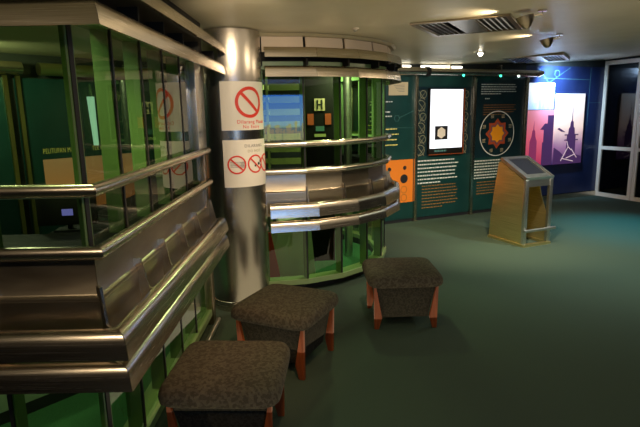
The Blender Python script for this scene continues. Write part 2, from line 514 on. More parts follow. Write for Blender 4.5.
# ------------------------------------------------------------------ the two steel-and-glass counters
Z_R1, Z_R2 = 1.362, 1.125


def band_prof(zt, zb, o0, o1, t=0.012):
    """hollow bull-nosed sheet steel band"""
    out = [(o0, zt - 0.010), (o0 + 0.006, zt - 0.002), (o0 + 0.014, zt), (o1 - 0.050, zt), (o1 - 0.034, zt - 0.004), (o1 - 0.022, zt - 0.014),
           (o1 - 0.014, zt - 0.030), (o1 - 0.008, zt - 0.052), (o1, zb)]
    inn = [(o1 - t, zb), (o1 - 0.014 - t, zt - 0.034), (o1 - 0.036 - t * 0.6, zt - t - 0.008), (o0 + t * 0.5, zt - t - 0.008)]
    return out + inn


def counter(label, path, origin, band_path, fascia_path, round_=False):
    t = thing('glass_counter', label, 'counter', origin, 0, 'steel and glass counters')
    segs, mit = normals(path)
    n = len(path)
    nseg = n - 1

    def part(name, prof, m, gap=0.0008, only=None, smooth=35, pth=None):
        b = NB(); sweep(b, pth or path, prof, gap, only); return obj(name, b, m, t, world=True, smooth=smooth)
    # long bands and rails
    part('handrail', circ(0.045, Z_R1, 0.025), steel)
    part('handrail', circ(0.045, Z_R2, 0.027), steel)
    if round_:
        part('bumper_band', band_prof(0.858, 0.738, 0.110, 0.176), steel, 0.0018, pth=band_path)
        part('bumper_band', band_prof(0.705, 0.615, 0.110, 0.180), steel, 0.0018, pth=band_path)
    else:
        part('bumper_band', band_prof(0.848, 0.748, 0.095, 0.170), steel, 0.0018, pth=band_path)
        part('bumper_band', band_prof(0.717, 0.625, 0.095, 0.174), steel, 0.0018, pth=band_path)
    fo = 0.178 if round_ else 0.186
    part('fascia_band', band_prof(2.010, 1.920, 0.05, fo), steel, 0.0012, pth=fascia_path)
    part('fascia_band', band_prof(2.158, 2.075, 0.07, fo + 0.008), steel, 0.0012, pth=fascia_path)
    part('back_panel', [(0.004, 1.105), (0.010, 1.105), (0.014, 0.952), (0.018, 0.946), (0.026, 0.940), (0.028, 0.932), (0.030, 0.76), (0.070, 0.745), (0.070, 0.738), (0.036, 0.755), (0.030, 0.928), (0.004, 0.948)], steel_panel, 0.0008)
    part('glass_sill', [(-0.02, Z_R1 - 0.03), (0.025, Z_R1 - 0.03), (0.025, Z_R1 - 0.012), (-0.02, Z_R1 - 0.012)], green_frame, 0)
    part('worktop', [(-0.012, 1.085), (-0.012, 1.11), (-0.36 if not round_ else -0.22, 1.11), (-0.36 if not round_ else -0.22, 1.085)], dark, 0)
    part('kick_plate', [(-0.10, 0.0), (-0.08, 0.0), (-0.08, 0.08), (-0.10, 0.08)], black, 0)
    part('base_frame', [(-0.11, 0.08), (0.02, 0.08), (0.02, 0.125), (-0.11, 0.125)], green_frame, 0)
    part('head_frame', [(-0.09, 1.99), (0.05, 1.99), (0.05, 2.05), (-0.09, 2.05)], green_paint, 0)
    if round_:
        part('header_panel', [(0.06, 2.125), (0.075, 2.125), (0.055, 2.248), (0.04, 2.248)], beige, 0.012)
        part('header_back', [(-0.02, 2.05), (0.035, 2.05), (0.035, 2.248), (-0.02, 2.248)], dark, 0)
        part('ceiling_rim', [(-0.05, 2.248), (0.09, 2.248), (0.11, 2.272), (-0.05, 2.272)], tan, 0)
    else:
        part('header_back', [(-0.04, 2.05), (0.045, 2.05), (0.045, 2.27), (-0.04, 2.27)], dark, 0)
    for i in range(nseg):
        d, nn = segs[i]
        P = Vector(path[i]); Q = Vector(path[i + 1])
        for name, z0, z1, gm in (('window_pane', Z_R1, 1.99, glass_green), ('window_pane', 1.105, Z_R1 - 0.03, glass_dark), ('window_pane', 0.125, 0.78, glass_green)):
            b = NB(); sweep(b, path, [(-0.006, z0), (0.0, z0), (0.0, z1), (-0.006, z1)], 0.007, [i])
            obj(name, b, gm, t, world=True, smooth=0)
    for i in range(n):
        m2 = mit[i].normalized(); tt = Vector((-m2.y, m2.x))
        M = Matrix(((tt.x, m2.x, 0, path[i][0]), (tt.y, m2.y, 0, path[i][1]), (0, 0, 1, 0), (0, 0, 0, 1)))
        dp = 0.06 if abs(segs[max(i - 1, 0)][0].dot(segs[min(i, nseg - 1)][0])) < 0.5 else 0.078
        b = NB(); box(b, -0.014, 0.014, -dp, -0.008, 0.125, 1.99, M)
        p = obj('post', b, green_paint, t, world=True, smooth=0)
        b = NB(); box(b, -0.007, 0.007, -0.008, 0.004, 0.125, 1.99, M)
        obj('gasket', b, black, p, world=True, smooth=0)
        # saw-tooth bracket between trough and band
        w = 0.005
        pr = [(0.010, 0.985), (0.048, 0.985), (0.078, 0.842), (0.115, 0.838), (0.115, 0.735), (0.010, 0.735)]
        b = NB()
        prism(b, pr, lambda p: M @ Vector((-w, p[0], p[1])), lambda p: M @ Vector((w, p[0], p[1])))
        obj('bracket', b, steel_col, t, world=True, smooth=0)
        # upper bracket between the fascias
        b = NB(); box(b, -0.010, 0.010, 0.03, 0.13, 2.015, 2.078, M)
        obj('fascia_bracket', b, dark, t, world=True, smooth=0)
        b = NB(); box(b, -0.008, 0.008, 0.0, 0.15, 0.63, 0.66, M)
        obj('band_bracket', b, steel_panel, t, world=True, smooth=0)
    return t


GX, GY = -0.88, 1.94
path1 = [(GX - 0.40 * k, GY) for k in range(7, 0, -1)] + [(GX, GY)] + [(GX, GY + 0.38 + 0.37 * k) for k in range(0, 5)] + [(GX, 3.93)]
# merge the short last bay
path1 = path1[:-2] + [(GX, 3.93)] if abs(path1[-2][1] - 3.93) < 0.26 else path1
c1 = counter('long L-shaped steel and green glass counter at left with straight rails', path1, (GX, GY, 0), path1, path1[:-1] + [(GX, 4.07)])
b = NB(); box(b, GX - 0.02, GX + 0.035, 3.70, 3.96, 1.38, 1.985); obj('end_plate', b, steel_pale, c1, world=True, bevel=0.004)
b = NB(); box(b, GX - 0.02, GX + 0.03, 3.86, 3.945, 0.0, 1.36); obj('end_plate', b, steel_panel, c1, world=True, bevel=0.004)
b = NB(); tube(b, [(GX + 0.07, 3.05, 0.05), (GX + 0.07, 3.85, 0.05)], 0.018); obj('foot_rail', b, steel_pale, c1, world=True)

BC, BR = Vector((-0.50, 5.75)), 1.22
path2 = [(BC.x + BR * math.cos(math.radians(a)), BC.y + BR * math.sin(math.radians(a))) for a in [-89 + 17 * k for k in range(0, 9)]]
path2b = [(BC.x + BR * math.cos(math.radians(a)), BC.y + BR * math.sin(math.radians(a))) for a in [-88, -69] + [-52 + 17 * k for k in range(0, 7)]]
c2 = counter('curved steel and green glass counter behind the column, with faceted bands', path2, (BC.x, BC.y, 0), path2b, path2b, round_=True)

# booth floors and contents
bm = NB(); box(bm, -3.7, -0.97, 2.06, 3.9, 0.001, 0.012)
tag(obj('booth_carpet', bm, booth_carpet), 'green carpet inside the long left counter, coloured brighter to carry the booth light', 'carpet')
bm = NB()
bm.faces.new([bm.verts.new((BC.x + (BR - 0.12) * math.cos(2 * PI * k / 48), BC.y + (BR - 0.12) * math.sin(2 * PI * k / 48), 0.004)) for k in range(48)])
r_ = bmesh.ops.extrude_face_region(bm, geom=bm.faces[:]); bmesh.ops.translate(bm, vec=(0, 0, 0.008), verts=[v for v in r_['geom'] if isinstance(v, bmesh.types.BMVert)])
tag(obj('booth_carpet', bm, booth_carpet), 'round green carpet inside the curved counter', 'carpet')

# pale low cabinet inside the left booth
cb = thing('low_cabinet', 'pale low cabinet on the green carpet inside the left counter', 'cabinet', (-1.60, 2.67, 0.012), math.radians(49))
bm = NB(); box(bm, -0.7, 0.28, 0.0, 0.45, 0.07, 0.50); obj('body', bm, cabinet_m, cb, bevel=0.006)
bm = NB(); box(bm, -0.7, 0.28, 0.005, 0.43, 0.0, 0.07); obj('plinth', bm, black, cb)
bm = NB(); box(bm, -0.71, 0.29, -0.01, 0.46, 0.50, 0.52); obj('top', bm, cabinet_m, cb, bevel=0.003)

# small monitor glowing behind the shade-tinted glass
mo = thing('monitor', 'small dark monitor with a violet image on the left counter worktop', 'monitor', (-1.165, 2.36, 1.11), math.radians(8))
bm = NB(); box(bm, -0.13, 0.13, -0.012, 0.012, 0.03, 0.19); obj('screen_housing', bm, black, mo, bevel=0.003)
bm = NB(); box(bm, -0.02, 0.028, -0.0145, -0.0125, 0.075, 0.105); obj('screen_image', bm, glow_purple, mo)
bm = NB(); box(bm, -0.06, 0.06, -0.03, 0.06, 0.0, 0.008); box(bm, -0.01, 0.01, 0.0125, 0.03, 0.0, 0.1); obj('stand', bm, black, mo)

# round booth interior: brochure rack, notice panel, cabinet, inner column
rk = thing('brochure_rack', 'tall yellow-green brochure rack with curved trays inside the curved counter', 'rack', (-0.46, 5.46, 0.012), math.radians(4))
for sx in (-0.06, 0.30):
    bm = NB(); box(bm, sx - 0.012, sx + 0.012, -0.01, 0.01, 0, 2.0); obj('upright', bm, rack_m, rk)
for k in range(7):
    z = 1.10 + k * 0.125
    bm = NB()
    box(bm, -0.04, 0.28, -0.06, -0.05, z, z + 0.055); box(bm, -0.04, 0.28, -0.06, 0.01, z - 0.008, z)
    obj('tray', bm, rack_m, rk)
    bm = NB()
    n = 10
    pts = [(-0.26 + 0.22 * i / n, 0.05 - 0.10 * math.sin(PI * i / n)) for i in range(n + 1)]
    for i in range(n):
        (xa, ya), (xb, yb) = pts[i], pts[i + 1]
        prism(bm, [(xa, ya), (xb, yb), (xb, yb + 0.01), (xa, ya + 0.01)], lambda p: (p[0], p[1], z), lambda p: (p[0], p[1], z + 0.05))
    obj('curved_tray', bm, rack_m, rk)
nb = thing('notice_cabinet', 'black display cabinet with a pale poster and two orange squares inside the curved counter', 'cabinet', (0.012, 5.55, 0.012), math.radians(4))
bm = NB(); box(bm, -0.15, 0.15, 0.0, 0.25, 0, 2.02); obj('body', bm, mat('matt_black', (0.008, 0.008, 0.007), 0.8, spec=0.1), nb, bevel=0.004)
bm = NB(); box(bm, -0.05, 0.06, -0.006, -0.001, 1.63, 1.755); obj('poster', bm, beige_print, nb)
bm = NB()
for q in (-0.018, 0.028): box(bm, q - 0.008, q + 0.008, -0.009, -0.0065, 1.645, 1.74)
box(bm, -0.012, 0.022, -0.009, -0.0065, 1.686, 1.70); obj('poster_print', bm, blackish, nb)
for sx in (-0.092, 0.092):
    bm = NB(); box(bm, sx - 0.032, sx + 0.032, -0.006, -0.001, 1.485, 1.60); obj('orange_square', bm, mat('brick_print', (0.50, 0.09, 0.03), 0.5), nb)
bm = NB(); box(bm, -0.055, 0.065, -0.006, -0.001, 1.36, 1.39); obj('label_strip', bm, rack_m, nb)
bm = NB(); box(bm, -0.04, 0.05, -0.006, -0.001, 1.42, 1.47); obj('small_picture', bm, line_teal, nb)
bm = NB(); lathe(bm, [(0.045, 0.012), (0.045, 2.24)], (0.32, 5.75, 0), 24)
tag(obj('steel_pole', bm, steel_pale), 'slim steel pole standing inside the curved counter', 'pole')
fb = thing('slanted_cabinet', 'pale slanted-top cabinet low behind the curved counter glass', 'cabinet', (-0.30, 5.02, 0.012), math.radians(10))
bm = NB()
prism(bm, [(-0.22, 0.0), (0.25, 0.0), (0.20, 0.62), (-0.10, 0.56)], lambda p: (p[0], 0.0, p[1]), lambda p: (p[0], 0.28, p[1]))
obj('body', bm, cabinet_m, fb, bevel=0.005)
bm = NB()
prism(bm, [(-0.27, 0.0), (-0.16, 0.0), (-0.245, 0.48), (-0.27, 0.48)], lambda p: (p[0], -0.05, p[1]), lambda p: (p[0], -0.03, p[1]))
tag(obj('red_board', move(bm, -0.235, 4.95, 0.012), red_paint), 'narrow red board leaning at the left end of the curved counter', 'board')

# ------------------------------------------------------------------ exhibition panels along the back
ANG = math.radians(24.5)
WX, WY = 1.406, 7.62


def wp(t, off=0.0):
    return (WX + t * math.cos(ANG) + off * math.sin(ANG), WY + t * math.sin(ANG) - off * math.cos(ANG))


def board(t0, label, m, width=1.05):
    x, y = wp(t0)
    th = thing('exhibition_panel', label, 'panel', (x, y, 0), ANG, 'exhibition panels under the steel pipe')
    b = NB(); box(b, 0.025, width - 0.025, 0, 0.04, 0.05, 2.12); obj('board', b, m, th, bevel=0.002)
    b = NB(); box(b, 0.025, width - 0.025, 0.01, 0.04, 0.0, 0.05); obj('skirting', b, blackish, th)
    return th


# panel A (left, green with an orange block)
pa = board(-1.06, 'dark teal exhibition panel with an orange block, left of the lit white screen panel', teal, 1.06)
b = NB(); flat(b, [(0.03, 0.93), (1.025, 0.93), (1.025, 0.30), (0.03, 0.30)]); o = obj('orange_block', b, orange_print, pa)
b = NB()
for (x, z, r) in ((0.62, 0.80, 0.03), (0.88, 0.81, 0.03), (0.60, 0.64, 0.065), (0.87, 0.65, 0.065), (0.35, 0.80, 0.03), (0.35, 0.65, 0.065)):
    b = NB(); flat(b, [(x + r * math.cos(2 * PI * k / 20), z + r * math.sin(2 * PI * k / 20)) for k in range(20)], y=-0.003)
    obj('round_dot', b, blackish, o)
b = NB()
for (x, z) in ((0.61, 0.49), (0.87, 0.49), (0.61, 0.37), (0.87, 0.37)): ring2d(b, x, z, 0.05, 0.008, y=-0.003, n=24)
obj('dot_outlines', b, orange_text, o)
b = NB(); flat(b, [(0.60, 2.02), (0.92, 2.02), (0.92, 1.84), (0.60, 1.84)]); o = obj('picture', b, beige_print, pa)
b = NB()
for k in range(5): stroke(b, (0.68 + 0.02 * k, 1.97 - 0.02 * k), (0.86, 1.98 - 0.022 * k), 0.006, y=-0.003)
obj('picture_lines', b, grey_print, o)
b = NB(); rows(b, 0.30, 0.68, 1.76, 2, 0.04, 0.016); rows(b, 0.30, 0.66, 1.62, 3, 0.06, 0.018); obj('lettering', b, white_text, pa)
b = NB(); rows(b, 0.20, 0.78, 1.38, 5, 0.075, 0.014); rows(b, 0.25, 0.72, 1.44, 1, 0.05, 0.014); obj('lettering', b, yellow_text, pa)
b = NB(); ring2d(b, 0.74, 1.52, 0.045, 0.005, n=6); stroke(b, (0.785, 1.53), (1.02, 1.62), 0.004); stroke(b, (0.3, 1.40), (1.02, 1.38), 0.003)
obj('line_drawing', b, line_teal, pa)

# panel B (lit white screen)
pb = board(0.0, 'dark exhibition panel with the tall lit white screen and gold curls', teal, 1.05)
b = NB(); flat(b, [(0.03, 1.96), (1.02, 1.96), (1.02, 0.96), (0.03, 0.96)], y=0.0); obj('dark_print', b, teal_dark, pb)
b = NB()
for cx in (0.105, 0.88):
    for k in range(6):
        z = 1.85 - 0.16 * k
        ring2d(b, cx + 0.02 * (-1) ** k, z, 0.055 + 0.02 * (k % 2), 0.006, n=20, y=-0.002)
        stroke(b, (cx - 0.06, z + 0.05), (cx + 0.05, z - 0.08), 0.005, y=-0.002)
        stroke(b, (cx + 0.06, z + 0.04), (cx - 0.05, z - 0.09), 0.004, y=-0.002)
for v in b.verts: v.co.x = max(0.03, min(1.02, v.co.x))
obj('gold_curls', b, line_gold, pb)
lb = thing('light_box_screen', 'tall glowing white screen with a small dark hexagon picture on the back panel', 'screen', (*wp(0.20), 0.985), ANG)
b = NB(); box(b, 0.0, 0.63, -0.055, -0.004, 0.0, 0.95); obj('housing', b, dark, lb, bevel=0.003)
b = NB(); box(b, 0.015, 0.60, -0.060, -0.0555, 0.085, 0.935); o = obj('lit_screen', b, glow_white, lb)
b = NB(); box(b, 0.10, 0.33, -0.062, -0.0605, 0.21, 0.41); obj('hexagon_ground', b, blackish, o)
b = NB(); flat(b, [(0.215 + 0.08 * math.cos(PI / 6 + PI / 3 * k), 0.31 + 0.085 * math.sin(PI / 6 + PI / 3 * k)) for k in range(6)], y=-0.0625); obj('hexagon_picture', b, white_sheet, o)
b = NB(); flat(b, [(0.40, 0.42), (0.41, 0.90), (0.425, 0.90), (0.43, 0.42)], y=-0.0605); flat(b, [(0.53, 0.40), (0.555, 0.86), (0.575, 0.86), (0.57, 0.40)], y=-0.0605); obj('faint_tower_print', b, mat('faint_print', (0.6, 0.68, 0.8), 0.5, emit=(0.72, 0.80, 0.95), estr=0.60), o)
b = NB(); box(b, 0.618, 0.632, -0.066, -0.0555, 0.0, 0.95); box(b, 0.0, 0.632, -0.066, -0.0555, -0.012, 0.0); obj('copper_trim', b, wood, lb)
b = NB(); rows(b, 0.10, 0.50, 0.058, 1, 0.03, 0.025, y=-0.0565); obj('caption', b, line_teal, lb)
b = NB(); rows(b, 0.05, 0.80, 0.90, 7, 0.055, 0.018); obj('lettering', b, white_text, pb)
b = NB(); rows(b, 0.13, 0.82, 0.52, 8, 0.047, 0.014, fill=0.7); obj('lettering', b, orange_text, pb)

# panel C (star)
pc = board(1.05, 'dark exhibition panel with an orange star in a white ring', teal, 1.05)
b = NB(); flat(b, [(0.03, 2.07), (1.02, 2.07), (1.02, 0.88), (0.03, 0.88)], y=0.0); obj('dark_print', b, teal_dark, pc)
b = NB(); rows(b, 0.14, 0.86, 2.00, 5, 0.035, 0.012); rows(b, 0.22, 0.38, 1.79, 1, 0.03, 0.015); obj('lettering', b, white_text, pc)
b = NB(); rows(b, 0.20, 0.86, 1.69, 5, 0.036, 0.010); obj('lettering', b, orange_text, pc)
b = NB(); ring2d(b, 0.49, 1.245, 0.345, 0.014, y=-0.002); obj('white_ring', b, white_text, pc)


def star(cx, cz, r1, r2, n=8, a0=0):
    return [(cx + (r1 if k % 2 == 0 else r2) * math.cos(a0 + PI * k / n), cz + (r1 if k % 2 == 0 else r2) * math.sin(a0 + PI * k / n)) for k in range(2 * n)]


for r1, r2, m_, yy in ((0.235, 0.175, mat('brick_red_print', (0.45, 0.07, 0.02), 0.5), -0.002), (0.185, 0.135, mat('mauve_print', (0.20, 0.09, 0.12), 0.5), -0.0040), (0.145, 0.112, mat('bright_orange_print', (0.95, 0.36, 0.01), 0.5, emit=(1, .35, .01), estr=0.0), -0.006)):
    b = NB(); flat(b, star(0.49, 1.245, r1, r2), y=yy); obj('star', b, m_, pc)
b = NB()
for k in range(8):
    a = PI / 8 + PI / 4 * k; x = 0.49 + 0.285 * math.cos(a); z = 1.245 + 0.285 * math.sin(a)
    for q in range(3):
        stroke(b, (x - 0.03, z - 0.02 + 0.02 * q), (x + 0.03, z - 0.015 + 0.02 * q), 0.007, y=-0.002)
obj('ring_lettering', b, beige_print, pc)
b = NB(); rows(b, 0.06, 0.85, 0.84, 7, 0.045, 0.018); obj('lettering', b, white_text, pc)
b = NB(); rows(b, 0.12, 0.80, 0.50, 5, 0.045, 0.014); obj('lettering', b, orange_text, pc)

for t_, lab in ((-0.005, 'steel post between the teal panel and the white screen panel'), (1.05, 'steel post between the white screen panel and the star panel'), (2.105, 'steel post at the right end of the star panel'), (-1.065, 'steel post at the left end of the teal panel')):
    x, y = wp(t_, 0.03)
    p_ = thing('panel_post', lab, 'post', (x, y, 0), ANG, 'steel posts between the exhibition panels')
    b = NB(); box(b, -0.022, 0.022, -0.008, 0.06, 0.02, 2.10); obj('shaft', b, steel, p_, bevel=0.004)
    b = NB(); box(b, -0.032, 0.032, -0.016, 0.06, 0.0, 0.02); obj('foot', b, steel, p_)

pp = thing('overhead_pipe', 'horizontal steel pipe running above the exhibition panels', 'pipe', (*wp(0), 2.16), ANG)
b = NB()
tube(b, [(-1.3, -0.12, 0), (0.08, -0.12, 0)], 0.055, 20); obj('pipe_length', b, steel, pp)
b = NB()
tube(b, [(0.12, -0.12, -0.003), (2.20, -0.12, -0.003)], 0.05, 20); obj('pipe_length', b, steel, pp)
b = NB(); tube(b, [(0.07, -0.12, 0), (0.13, -0.12, 0)], 0.066, 20); obj('coupling', b, dark, pp)
b = NB(); tube(b, [(2.20, -0.12, -0.003), (2.24, -0.12, 0.0), (2.32, -0.12, 0.012)], [0.055, 0.05, 0.03], 20); obj('end_cap', b, steel, pp)
for x in (0.5, 1.45):
    b = NB(); box(b, x - 0.012, x + 0.012, -0.13, -0.02, 0.03, 0.11); obj('hanger', b, steel, pp)
for x, c_ in ((0.72, (0.05, 0.8, 0.45)), (1.42, (0.05, 0.8, 0.45)), (1.78, (0.7, 0.95, 0.85))):
    b = NB(); bmesh.ops.create_uvsphere(b, u_segments=10, v_segments=8, radius=0.018, matrix=Matrix.Translation((x, -0.15, -0.048)))
    obj('indicator_lamp', b, mat('pilot_lamp', c_, 0.3, emit=c_, estr=2.0), pp)
for x0, x1, lab in ((-0.62, -0.12, 'short glowing tube lamp above the pipe, beside the curved counter'), (0.06, 0.78, 'long glowing tube lamp above the pipe, over the white screen panel')):
    t_ = thing('tube_lamp', lab, 'lamp', (*wp(x0, 0.03), 2.205), ANG, 'tube lamps above the pipe')
    b = NB(); tube(b, [(0, 0, 0.03), (x1 - x0, 0, 0.03)], 0.012, 12); obj('tube', b, glow_tube, t_)
    b = NB(); box(b, 0, x1 - x0, 0.014, 0.026, 0.0, 0.06); obj('batten', b, steel_pale, t_)

# ------------------------------------------------------------------ blue mural wall with posters
BA = math.radians(23)
BX, BY = 4.292, 9.262


def bp_(t, off=0.0):
    return (BX + t * math.cos(BA) + off * math.sin(BA), BY + t * math.sin(BA) - off * math.cos(BA))


mu = thing('mural_board', 'large deep blue board with thin white lines at the far end', 'panel', (*bp_(0), 0), BA)
b = NB(); box(b, -1.10, 0.955, 0.0, 0.03, 0.10, 2.32); obj('board', b, navy, mu)
b = NB(); box(b, -1.10, 0.955, -0.02, 0.03, 0.0, 0.09); obj('plinth', b, steel, mu)
b = NB()
for p, q in (((-0.62, 2.28), (-0.05, 1.72)), ((0.10, 2.30), (-0.42, 2.02)), ((-0.5, 2.12), (0.6, 2.10)), ((0.6, 2.3), (0.6, 1.3)), ((0.6, 1.7), (0.9, 1.7))):
    stroke(b, p, q, 0.006)
ring2d(b, -0.20, 2.20, 0.055, 0.006, n=24)
obj('line_drawing', b, line_teal, mu)

ps = thing('lit_poster', 'square glowing picture of clouds on the blue board, upper left', 'poster', (*bp_(-0.84), 1.60), BA, 'lit posters on the blue board')
b = NB(); box(b, 0, 0.575, -0.03, -0.002, 0, 0.44); obj('picture', b, pic_cloud, ps)
b = NB()
for x, h in ((0.26, 0.22), (0.34, 0.27), (0.45, 0.15)):
    flat(b, [(x - 0.03, 0), (x - 0.025, h * 0.7), (x, h), (x + 0.025, h * 0.7), (x + 0.03, 0)], y=-0.031)
obj('tower_silhouette', b, mat('pale_blue_print', (0.3, 0.5, 0.7), 0.5, emit=(0.4, 0.6, 0.8), estr=0.5), ps)
ps = thing('lit_poster', 'glowing pink picture of a spired tower on the blue board, below the clouds', 'poster', (*bp_(-0.84), 0.64), BA, 'lit posters on the blue board')
b = NB(); box(b, 0, 0.60, -0.03, -0.002, 0, 0.95); obj('picture', b, pic_pink, ps)
b = NB(); flat(b, [(0.07, 0), (0.075, 0.42), (0.11, 0.50), (0.125, 0.60), (0.145, 0.62), (0.155, 0.78), (0.165, 0.62), (0.185, 0.60), (0.20, 0.50), (0.235, 0.42), (0.24, 0)], y=-0.031)
obj('tower_silhouette', b, tower_pink, ps)
b = NB()
flat(b, [(0.36, 0), (0.36, 0.40), (0.60, 0.40), (0.60, 0)], y=-0.031)
flat(b, [(0.30, 0.62), (0.40, 0.72), (0.60, 0.72), (0.60, 0.60)], y=-0.031)
flat(b, [(0.38, 0.40), (0.38, 0.62), (0.60, 0.60), (0.60, 0.40)], y=-0.0325)
flat(b, [(0.46, 0.72), (0.46, 0.86), (0.60, 0.86), (0.60, 0.72)], y=-0.0325)
obj('dark_tower_silhouette', b, tower_dark, ps)
ps = thing('lit_poster', 'tall glowing poster of a dark spired tower against pale sky on the blue board', 'poster', (*bp_(-0.205), 0.64), BA, 'lit posters on the blue board')
b = NB(); box(b, 0, 0.68, -0.03, -0.002, 0, 1.22); obj('picture', b, pic_tower, ps)
b = NB()
flat(b, [(0.29, 0.0), (0.30, 0.50), (0.325, 0.52), (0.335, 0.62), (0.36, 0.65), (0.37, 0.73), (0.395, 0.76), (0.405, 1.06), (0.415, 0.76), (0.44, 0.73), (0.45, 0.65), (0.475, 0.62), (0.485, 0.52), (0.51, 0.50), (0.52, 0.0)], y=-0.031)
for z in (0.50, 0.41): flat(b, [(0.24, z), (0.24, z + 0.02), (0.57, z + 0.02), (0.57, z)], y=-0.0325)
flat(b, [(0.06, 0.62), (0.10, 0.64), (0.26, 0.56), (0.16, 0.57)], y=-0.031)
flat(b, [(0.0, 0.0), (0.0, 0.30), (0.15, 0.22), (0.25, 0.14), (0.45, 0.18), (0.68, 0.12), (0.68, 0.0)], y=-0.0335)
obj('tower_silhouette', b, tower_dark, ps)
b = NB()
for p, q in (((0.18, 0.06), (0.34, 0.30)), ((0.34, 0.30), (0.42, 0.24)), ((0.30, 0.10), (0.50, 0.16)), ((0.20, 0.10), (0.48, 0.04)), ((0.42, 0.26), (0.56, 0.10)), ((0.34, 0.30), (0.30, 0.40))):
    stroke(b, p, q, 0.014, y=-0.036)
obj('bridge_print', b, tower_pale, ps)

# ------------------------------------------------------------------ white framed glass doors at right
DA = math.atan2(3.5 - 9.71, 8.0 - 5.20)
for i in range(4):
    s0 = 0.06 + i * 0.70
    x = 5.20 + s0 * math.cos(DA); y = 9.71 + s0 * math.sin(DA)
    zt = ceil_z(x, y) - 0.03
    d_ = thing('door_%d' % (i + 1), 'x', 'door', (x - 0.05 * abs(math.sin(DA)), y - 0.05 * math.cos(DA), 0), DA)
    del d_['label']; del d_['category']; d_['kind'] = 'structure'
    b = NB()
    for bx in ((0.0, 0.06, 0, zt), (0.63, 0.69, 0, zt)): box(b, bx[0], bx[1], -0.025, 0.035, bx[2], bx[3])
    for bx in ((0.06, 0.63, 0, 0.07), (0.06, 0.63, zt - 0.07, zt), (0.06, 0.63, 0.86, 0.92)): box(b, bx[0], bx[1], -0.025, 0.035, bx[2], bx[3])
    obj('door_frame', b, door_white, d_, smooth=0)
    b = NB(); box(b, 0.06, 0.63, 0.0, 0.008, 0.07, zt - 0.07); obj('door_glass', b, glass_door, d_, smooth=0)

# ------------------------------------------------------------------ information kiosk
ki = thing('information_kiosk', 'gold brushed steel kiosk with a slanted screen standing on the carpet', 'kiosk', (2.40, 6.03, 0), math.radians(23))
WK = 0.405
prof = [(0.0, 0.03), (0.0, 0.80), (0.40, 0.995), (0.44, 0.975), (0.50, 0.62), (0.55, 0.25), (0.565, 0.03)]
b = NB(); prism(b, prof, lambda p: (0.0, p[0], p[1]), lambda p: (0.012, p[0], p[1])); obj('side_plate', b, gold_steel, ki, smooth=0)
prof2 = [(0.01, 0.03), (0.01, 0.30), (0.05, 0.42), (0.12, 0.58), (0.16, 0.72), (0.17, 0.88), (0.40, 0.995), (0.44, 0.975), (0.50, 0.62), (0.55, 0.25), (0.565, 0.03)]
b = NB(); prism(b, prof2, lambda p: (WK - 0.012, p[0], p[1]), lambda p: (WK, p[0], p[1])); obj('side_plate', b, gold_steel, ki, smooth=0)
b = NB(); prism(b, [(0.44, 0.955), (0.50, 0.62), (0.55, 0.25), (0.565, 0.03), (0.555, 0.03), (0.54, 0.25), (0.49, 0.62), (0.43, 0.955)], lambda p: (0.012, p[0], p[1]), lambda p: (WK - 0.012, p[0], p[1])); obj('back_plate', b, gold_steel, ki, smooth=0)
for x in (0.0, WK - 0.03):
    b = NB(); box(b, x - 0.008, x + 0.040, -0.035, 0.005, 0.03, 0.80); obj('front_leg', b, steel_pale, ki, bevel=0.004)
th = math.atan2(0.195, 0.40)
Mt = Matrix.Translation((0, -0.03, 0.80)) @ Matrix.Rotation(th, 4, 'X')
LT = 0.485
b = NB()
box(b, -0.012, WK + 0.012, 0.0, 0.075, 0.0, 0.035, Mt); box(b, -0.012, WK + 0.012, LT - 0.05, LT, 0.0, 0.035, Mt)
box(b, -0.012, 0.055, 0.075, LT - 0.05, 0.0, 0.035, Mt); box(b, WK - 0.055, WK + 0.012, 0.075, LT - 0.05, 0.0, 0.035, Mt)
obj('screen_bezel', b, steel_pale, ki)
b = NB(); box(b, WK - 0.035, WK - 0.028, 0.0, LT, 0.036, 0.04, Mt); obj('bezel_trim', b, steel, ki)
b = NB(); box(b, 0.055, WK - 0.055, 0.075, LT - 0.05, 0.008, 0.024, Mt); obj('screen', b, screen_off, ki)
b = NB(); box(b, 0.02, WK - 0.02, -0.03, 0.02, 0.72, 0.80); obj('front_rail', b, steel_pale, ki)
b = NB(); tube(b, [(-0.03, -0.06, 0.20), (WK + 0.06, -0.06, 0.20)], 0.019, 16); obj('foot_bar', b, steel_pale, ki)
b = NB(); box(b, -0.015, WK + 0.015, -0.05, 0.0, 0.0, 0.03); box(b, -0.015, 0.03, 0.0, 0.57, 0.0, 0.03); box(b, WK - 0.03, WK + 0.015, 0.0, 0.57, 0.0, 0.03); box(b, 0.03, WK - 0.03, 0.53, 0.57, 0, 0.03)
obj('base_plinth', b, gold_steel, ki, smooth=0)


